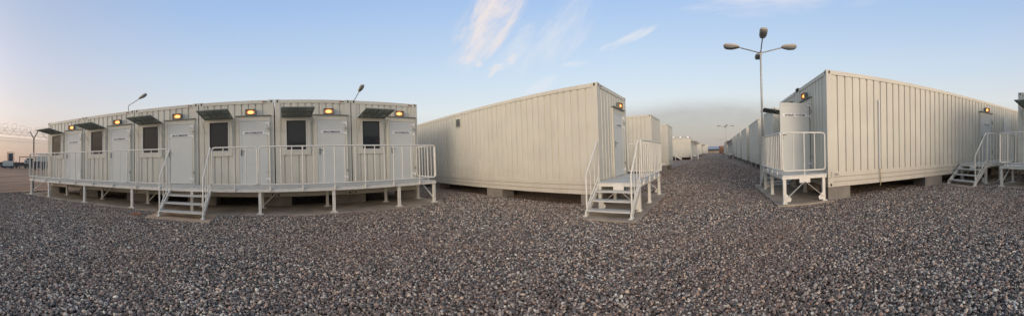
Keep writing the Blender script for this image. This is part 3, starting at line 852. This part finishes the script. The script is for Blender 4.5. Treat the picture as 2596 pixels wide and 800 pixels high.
    out = N.new('ShaderNodeOutputMaterial'); p = N.new('ShaderNodeBsdfPrincipled'); L.new(p.outputs[0], out.inputs[0])
    p.inputs['Roughness'].default_value = .95
    geo = N.new('ShaderNodeNewGeometry'); mp = N.new('ShaderNodeMapping'); mp.inputs['Scale'].default_value = (.35, .12, 1); mp.inputs['Rotation'].default_value = (0, 0, .9)
    L.new(geo.outputs['Position'], mp.inputs[0])
    no = N.new('ShaderNodeTexNoise'); no.inputs['Scale'].default_value = 1.0; no.inputs['Detail'].default_value = 7; L.new(mp.outputs[0], no.inputs['Vector'])
    cr = N.new('ShaderNodeValToRGB'); E_ = cr.color_ramp.elements
    E_[0].position = .34; E_[0].color = (.16, .10, .065, 1); E_[1].position = .66; E_[1].color = (.42, .27, .18, 1)
    L.new(no.outputs[0], cr.inputs[0]); L.new(cr.outputs[0], p.inputs['Base Color'])
    bp = N.new('ShaderNodeBump'); bp.inputs['Strength'].default_value = .6; bp.inputs['Distance'].default_value = .1
    n2 = N.new('ShaderNodeTexNoise'); n2.inputs['Scale'].default_value = 6; n2.inputs['Detail'].default_value = 6; L.new(geo.outputs['Position'], n2.inputs['Vector'])
    L.new(n2.outputs[0], bp.inputs['Height']); L.new(bp.outputs[0], p.inputs['Normal'])
    M['sand'] = m
def pebble_ramp(cr):
    K = (1.32, 1.25, 1.17)
    stops = [(0, (.038, .042, .045)), (.20, (.105, .107, .112)), (.34, (.20, .160, .145)), (.47, (.075, .088, .095)), (.57, (.27, .20, .165)),
             (.66, (.28, .27, .25)), (.77, (.17, .13, .12)), (.83, (.44, .41, .36)), (.91, (.52, .42, .33)), (.95, (.38, .39, .39)), (.98, (.66, .63, .57))]
    stops = [(p_, tuple(min(.8, c_ * k_) for c_, k_ in zip(c, K))) for p_, c in stops]
    r = cr.color_ramp; r.interpolation = 'CONSTANT'
    r.elements[0].position = 0; r.elements[0].color = (*stops[0][1], 1)
    r.elements[1].position = stops[1][0]; r.elements[1].color = (*stops[1][1], 1)
    for pos, c in stops[2:]:
        e_ = r.elements.new(pos); e_.color = (*c, 1)
ground_mats()
g = G(); n = 64; R = 3000
g.add([(R * math.cos(2 * PI * i / n), R * math.sin(2 * PI * i / n), -.10) for i in range(n)], [tuple(range(n))])
o = g.build('ground', M['sand']); tag(o, kind='structure')
g = G(); rr = random.Random(9)
ys_ = [-120, -60, -30] + [-16 + .5 * k for k in range(81)] + [30, 60, 120]
xs_ = [-10.7 + .5 * k for k in range(60)] + [25, 40, 60, 85, 113]
vs = []; nx = len(xs_) + 1
for y in ys_:
    e0 = -10.95 + .18 * math.sin(y * .9) + rr.uniform(-.10, .10)
    row = [(e0 - .12, y, -.11)] + [(e0 if x == xs_[0] else x, y, hgt(x, y)) for x in xs_]
    vs += row
g.add(vs, [(r_ * nx + c_, r_ * nx + c_ + 1, (r_ + 1) * nx + c_ + 1, (r_ + 1) * nx + c_) for r_ in range(len(ys_) - 1) for c_ in range(nx - 1)])
o = g.build('gravel_yard', M['gravel']); tag(o, kind='structure')

# loose pebbles: scattered points with small stones instanced by geometry nodes
rng = np.random.default_rng(4)
P = []
def ring(r0, r1, dens, smin, smax):
    area = PI * (r1 * r1 - r0 * r0); k = int(area * dens)
    rad = np.sqrt(rng.uniform(r0 * r0, r1 * r1, k)); th = rng.uniform(0, 2 * PI, k)
    x = rad * np.sin(th); y = rad * np.cos(th)
    keep = ~((x < -.8) & (y < -.8) & (np.degrees(np.arctan2(x, y)) % 360 > 178) & (np.degrees(np.arctan2(x, y)) % 360 < 282))
    keep &= (r_ok := (rad < 11.0) | ((x > 6) & (np.abs(y + 1.2 + .06 * x) < 4.5)) | (x < -8) | (y < -7))
    keep &= (y < 8.9) & (x > -10.7)
    keep &= ~((x > -9.93) & (x < 4.80) & (y > 6.88)) & ~((x > -3.36) & (x < -1.68) & (y > 5.94))
    keep &= ~((x > 6.9) & (y > 2.7)) & ~((x > 6.4) & (y < -3.6))
    keep &= ~((x > 5.2) & (x < 9.3) & (y < 2.5) & (y > 1.25)) & ~((x > 6.0) & (x < 9.6) & (y > -3.3) & (y < -2.05))
    s = rng.uniform(smin, smax, k) * np.where(rng.random(k) > .93, 1.5, 1)
    P.append(np.stack([x, y, hgt(x, y) + s * .25 + rng.uniform(-.004, .014, k) + .010 * (np.sin(2.1 * x + 1.3 * np.sin(1.7 * y)) * np.sin(2.6 * y + .9 * x) + 1), s], 1)[keep])
ring(.6, 3.2, 2700, .009, .0155)
ring(3.2, 5.2, 2300, .009, .0155)
ring(5.2, 8.2, 1500, .010, .017)
ring(8.2, 11.0, 900, .011, .019)
ring(11.0, 14.0, 450, .012, .021)
ring(14.0, 19.0, 220, .013, .023)
ring(19.0, 27.0, 80, .014, .026)
ring(27.0, 45.0, 24, .015, .028)
P = np.concatenate(P)
me = bpy.data.meshes.new('pebbles'); me.vertices.add(len(P))
me.vertices.foreach_set('co', P[:, :3].astype(np.float32).ravel())
a_ = me.attributes.new('sz', 'FLOAT', 'POINT'); a_.data.foreach_set('value', P[:, 3].astype(np.float32))
me.update()
po = bpy.data.objects.new('pebbles', me); COL.objects.link(po); me.materials.append(M['pebble'])
tag(po, 'loose multicoloured gravel pebbles covering the yard in the foreground', 'gravel', kind='stuff')
ng = bpy.data.node_groups.new('scatter', 'GeometryNodeTree')
ng.interface.new_socket('Geometry', in_out='INPUT', socket_type='NodeSocketGeometry')
ng.interface.new_socket('Geometry', in_out='OUTPUT', socket_type='NodeSocketGeometry')
N, L = ng.nodes, ng.links
gi = N.new('NodeGroupInput'); go = N.new('NodeGroupOutput')
ico = N.new('GeometryNodeMeshIcoSphere'); ico.inputs['Radius'].default_value = 1; ico.inputs['Subdivisions'].default_value = 2
shs = N.new('GeometryNodeSetShadeSmooth'); L.new(ico.outputs['Mesh'], shs.inputs['Geometry'])
sm = N.new('GeometryNodeSetMaterial'); sm.inputs['Material'].default_value = M['pebble']; L.new(shs.outputs[0], sm.inputs['Geometry'])
ip = N.new('GeometryNodeInstanceOnPoints')
L.new(gi.outputs[0], ip.inputs['Points']); L.new(sm.outputs[0], ip.inputs['Instance'])
rv = N.new('FunctionNodeRandomValue'); rv.data_type = 'FLOAT_VECTOR'
rv.inputs[0].default_value = (-.7, -.7, 0); rv.inputs[1].default_value = (.7, .7, 6.28)
L.new(rv.outputs[0], ip.inputs['Rotation'])
r2 = N.new('FunctionNodeRandomValue'); r2.data_type = 'FLOAT_VECTOR'; r2.inputs[0].default_value = (.8, .65, .45); r2.inputs[1].default_value = (1.5, 1.15, .9); r2.inputs['Seed'].default_value = 3
na = N.new('GeometryNodeInputNamedAttribute'); na.data_type = 'FLOAT'; na.inputs['Name'].default_value = 'sz'
vm = N.new('ShaderNodeVectorMath'); vm.operation = 'SCALE'; L.new(r2.outputs[0], vm.inputs[0]); L.new(na.outputs[0], vm.inputs['Scale'])
L.new(vm.outputs[0], ip.inputs['Scale']); L.new(ip.outputs[0], go.inputs[0])
md = po.modifiers.new('scatter', 'NODES'); md.node_group = ng

# ------------------------------------------------------------------ world
SUN_AZ = math.radians(-110)     # clockwise from +Y
SUN_EL = math.radians(5)
w = bpy.data.worlds.new('World'); S.world = w; w.use_nodes = True
t = w.node_tree; t.nodes.clear(); N, L = t.nodes, t.links
out = N.new('ShaderNodeOutputWorld')
sky = N.new('ShaderNodeTexSky'); sky.sky_type = 'NISHITA'; sky.sun_disc = False; sky.sun_elevation = SUN_EL; sky.sun_rotation = SUN_AZ
sky.dust_density = 2.0; sky.air_density = 1.0; sky.ozone_density = 1.5
bg1 = N.new('ShaderNodeBackground'); bg1.inputs[1].default_value = .05; L.new(sky.outputs[0], bg1.inputs[0])
tc = N.new('ShaderNodeTexCoord'); sx = N.new('ShaderNodeSeparateXYZ'); L.new(tc.outputs['Generated'], sx.inputs[0])
def math_(op, a, b=None, clamp=False):
    n_ = N.new('ShaderNodeMath'); n_.operation = op; n_.use_clamp = clamp
    for i, v in enumerate((a, b)):
        if v is None: continue
        if isinstance(v, (int, float)): n_.inputs[i].default_value = v
        else: L.new(v, n_.inputs[i])
    return n_.outputs[0]
def ramp(fac, stops):
    c = N.new('ShaderNodeValToRGB'); r = c.color_ramp
    r.elements[0].position = stops[0][0]; r.elements[0].color = (*stops[0][1], 1)
    r.elements[1].position = stops[-1][0]; r.elements[1].color = (*stops[-1][1], 1)
    for p_, cc in stops[1:-1]:
        e_ = r.elements.new(p_); e_.color = (*cc, 1)
    L.new(fac, c.inputs[0]); return c.outputs[0]
def mixc(f, a, b, bt='MIX'):
    n_ = N.new('ShaderNodeMix'); n_.data_type = 'RGBA'; n_.blend_type = bt
    for i, v in ((0, f), (6, a), (7, b)):
        if isinstance(v, (int, float)): n_.inputs[i].default_value = v
        elif isinstance(v, tuple): n_.inputs[i].default_value = (*v, 1)
        else: L.new(v, n_.inputs[i])
    return n_.outputs[2]
z = sx.outputs[2]
# clear dusk gradient away from the sun / towards the sun
cool = ramp(z, [(0, (.60, .56, .55)), (.07, (.70, .67, .67)), (.17, (.78, .81, .83)), (.30, (.64, .76, .90)), (.52, (.40, .58, .90)), (.72, (.42, .50, .66)), (1, (.40, .45, .55))])
warm = ramp(z, [(0, (.70, .48, .41)), (.08, (.78, .57, .49)), (.20, (.77, .68, .66)), (.36, (.64, .65, .76)), (.52, (.50, .57, .74)), (.72, (.42, .48, .62)), (1, (.40, .45, .55))])
hor = math_('MAXIMUM', math_('SQRT', math_('SUBTRACT', 1, math_('MULTIPLY', z, z))), .001)
def azdot(deg):
    a = math.radians(deg)
    return math_('DIVIDE', math_('ADD', math_('MULTIPLY', sx.outputs[0], math.sin(a)), math_('MULTIPLY', sx.outputs[1], math.cos(a))), hor)
wf = N.new('ShaderNodeMapRange'); wf.interpolation_type = 'SMOOTHSTEP'; wf.inputs[1].default_value = -.25; wf.inputs[2].default_value = .85; L.new(azdot(-110), wf.inputs[0])
base = mixc(wf.outputs[0], cool, warm)
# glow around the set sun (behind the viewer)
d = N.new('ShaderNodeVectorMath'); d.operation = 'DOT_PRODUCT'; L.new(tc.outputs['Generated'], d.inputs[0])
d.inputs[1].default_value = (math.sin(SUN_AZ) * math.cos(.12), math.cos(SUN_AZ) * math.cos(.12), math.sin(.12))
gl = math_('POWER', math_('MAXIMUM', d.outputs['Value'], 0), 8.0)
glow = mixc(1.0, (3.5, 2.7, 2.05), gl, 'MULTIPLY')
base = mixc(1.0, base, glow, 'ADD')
# thin clouds
def cloud(center_az, center_el, wa, we, scale, rot, stretch, lo, hi, col, amt, seed, ero=.28):
    global base
    az = N.new('ShaderNodeMath'); az.operation = 'ARCTAN2'; L.new(sx.outputs[0], az.inputs[0]); L.new(sx.outputs[1], az.inputs[1])
    el = N.new('ShaderNodeMath'); el.operation = 'ARCSINE'; L.new(z, el.inputs[0])
    da = math_('SUBTRACT', az.outputs[0], math.radians(center_az)); de = math_('SUBTRACT', el.outputs[0], math.radians(center_el))
    ca, sa = math.cos(rot), math.sin(rot)
    u = math_('ADD', math_('MULTIPLY', da, ca), math_('MULTIPLY', de, sa))
    v = math_('SUBTRACT', math_('MULTIPLY', de, ca), math_('MULTIPLY', da, sa))
    un = math_('DIVIDE', u, math.radians(wa)); vn = math_('DIVIDE', v, math.radians(we))
    q = math_('ADD', math_('MULTIPLY', un, un), math_('MULTIPLY', vn, vn))
    mask = math_('SUBTRACT', 1, q, True)
    cb = N.new('ShaderNodeCombineXYZ'); L.new(math_('DIVIDE', u, stretch), cb.inputs[0]); L.new(v, cb.inputs[1]); cb.inputs[2].default_value = seed
    no = N.new('ShaderNodeTexNoise'); no.inputs['Scale'].default_value = scale; no.inputs['Detail'].default_value = 8; no.inputs['Roughness'].default_value = .66; no.inputs['Distortion'].default_value = .4
    L.new(cb.outputs[0], no.inputs['Vector'])
    mr = N.new('ShaderNodeMapRange'); mr.interpolation_type = 'SMOOTHSTEP'; mr.inputs[1].default_value = lo; mr.inputs[2].default_value = hi
    L.new(math_('SUBTRACT', no.outputs[0], math_('MULTIPLY', math_('SUBTRACT', 1, mask), ero)), mr.inputs[0])
    f = math_('MULTIPLY', math_('MULTIPLY', mr.outputs[0], math_('MULTIPLY', mask, 2.0, True)), amt, True)
    base = mixc(f, base, col)
CW = (.95, .84, .80); CS = (.80, .82, .88)
cloud(46.0, 26.8, 13, 6.0, 16, math.radians(42), 3.2, .22, .60, CW, 1.0, 1.3)
cloud(63, 26, 11, 6, 11, math.radians(46), 3, .28, .72, CS, .75, 4.3)
cloud(54, 22.5, 11, 6, 14, math.radians(30), 2.4, .28, .72, CS, .7, 7.3)
cloud(41, 20.7, 2.6, 1.1, 42, math.radians(18), 2, .24, .70, CW, .95, 2.3)
cloud(43.7, 19.6, 1.2, .8, 42, 0, 1.5, .24, .70, CW, .9, 9.3)
cloud(47.3, 18.6, 2.6, 1.0, 42, math.radians(12), 2, .24, .70, CW, .95, 2.9)
cloud(46.3, 17.6, 1.6, .7, 42, math.radians(45), 2, .26, .7, CW, .7, 6.9)
cloud(50.8, 20.2, 1.8, 1.2, 42, math.radians(30), 1.5, .24, .70, CW, .9, 5.9)
cloud(64.5, 18.8, 4.5, 1.0, 30, math.radians(4), 3, .24, .62, CS, .7, 6.1)
cloud(76, 23.2, 8.0, 1.2, 30, math.radians(18), 5, .24, .6, CS, .9, 8.1)
cloud(57, 15.0, 5, 1.5, 24, math.radians(20), 3, .22, .5, CS, .6, 3.7)
cloud(112, 29.5, 30, 4.0, 12, math.radians(2), 6, .24, .66, (.84, .83, .90), .8, 3.1)
cloud(100, .5, 50, 11.5, 3, math.radians(-1.5), 4, -.08, .40, (.48, .44, .435), .96, 5.1, .42)
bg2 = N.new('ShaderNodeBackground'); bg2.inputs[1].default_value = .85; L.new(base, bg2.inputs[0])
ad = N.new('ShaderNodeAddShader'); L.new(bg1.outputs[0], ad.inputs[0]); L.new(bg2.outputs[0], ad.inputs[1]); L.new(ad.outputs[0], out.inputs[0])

sd = bpy.data.lights.new('sun', 'SUN'); sd.energy = 1.1; sd.angle = math.radians(22); sd.color = (1, .84, .68)
so = bpy.data.objects.new('sun', sd); COL.objects.link(so)
el = math.radians(9)
dv = Vector((math.sin(SUN_AZ) * math.cos(el), math.cos(SUN_AZ) * math.cos(el), math.sin(el)))
so.rotation_euler = dv.to_track_quat('Z', 'Y').to_euler()

# ------------------------------------------------------------------ camera: cylindrical panorama
fpx, xc, a0, bb, cc_, W_, H_ = 671.0, 711.0, 393.4, -11.86, 20.13, 2596.0, 800.0
th = (W_ / 2 - xc) / fpx
U = Vector((-bb / fpx, -cc_ / fpx, 1)).normalized()
Fd = Vector((math.sin(th), math.cos(th), 0)); Fd = (Fd - Fd.dot(U) * U).normalized()
Rt = Fd.cross(U)
cd = bpy.data.cameras.new('camera'); cam = bpy.data.objects.new('camera', cd); COL.objects.link(cam)
cam.matrix_world = Matrix(((Rt.x, U.x, -Fd.x, 0), (Rt.y, U.y, -Fd.y, 0), (Rt.z, U.z, -Fd.z, 1.38), (0, 0, 0, 1)))
cd.type = 'PANO'; cd.panorama_type = 'CENTRAL_CYLINDRICAL'
half = W_ / fpx / 2
cd.central_cylindrical_range_u_min = -half; cd.central_cylindrical_range_u_max = half
cd.central_cylindrical_range_v_min = -(H_ - a0) / fpx; cd.central_cylindrical_range_v_max = a0 / fpx
cd.central_cylindrical_radius = 1.0
cd.clip_end = 8000; cd.clip_start = .05
S.camera = cam
S.view_settings.view_transform = 'Standard'; S.view_settings.look = 'None'
S.view_settings.exposure = 0; S.view_settings.gamma = 1
S.cycles.use_adaptive_sampling = True
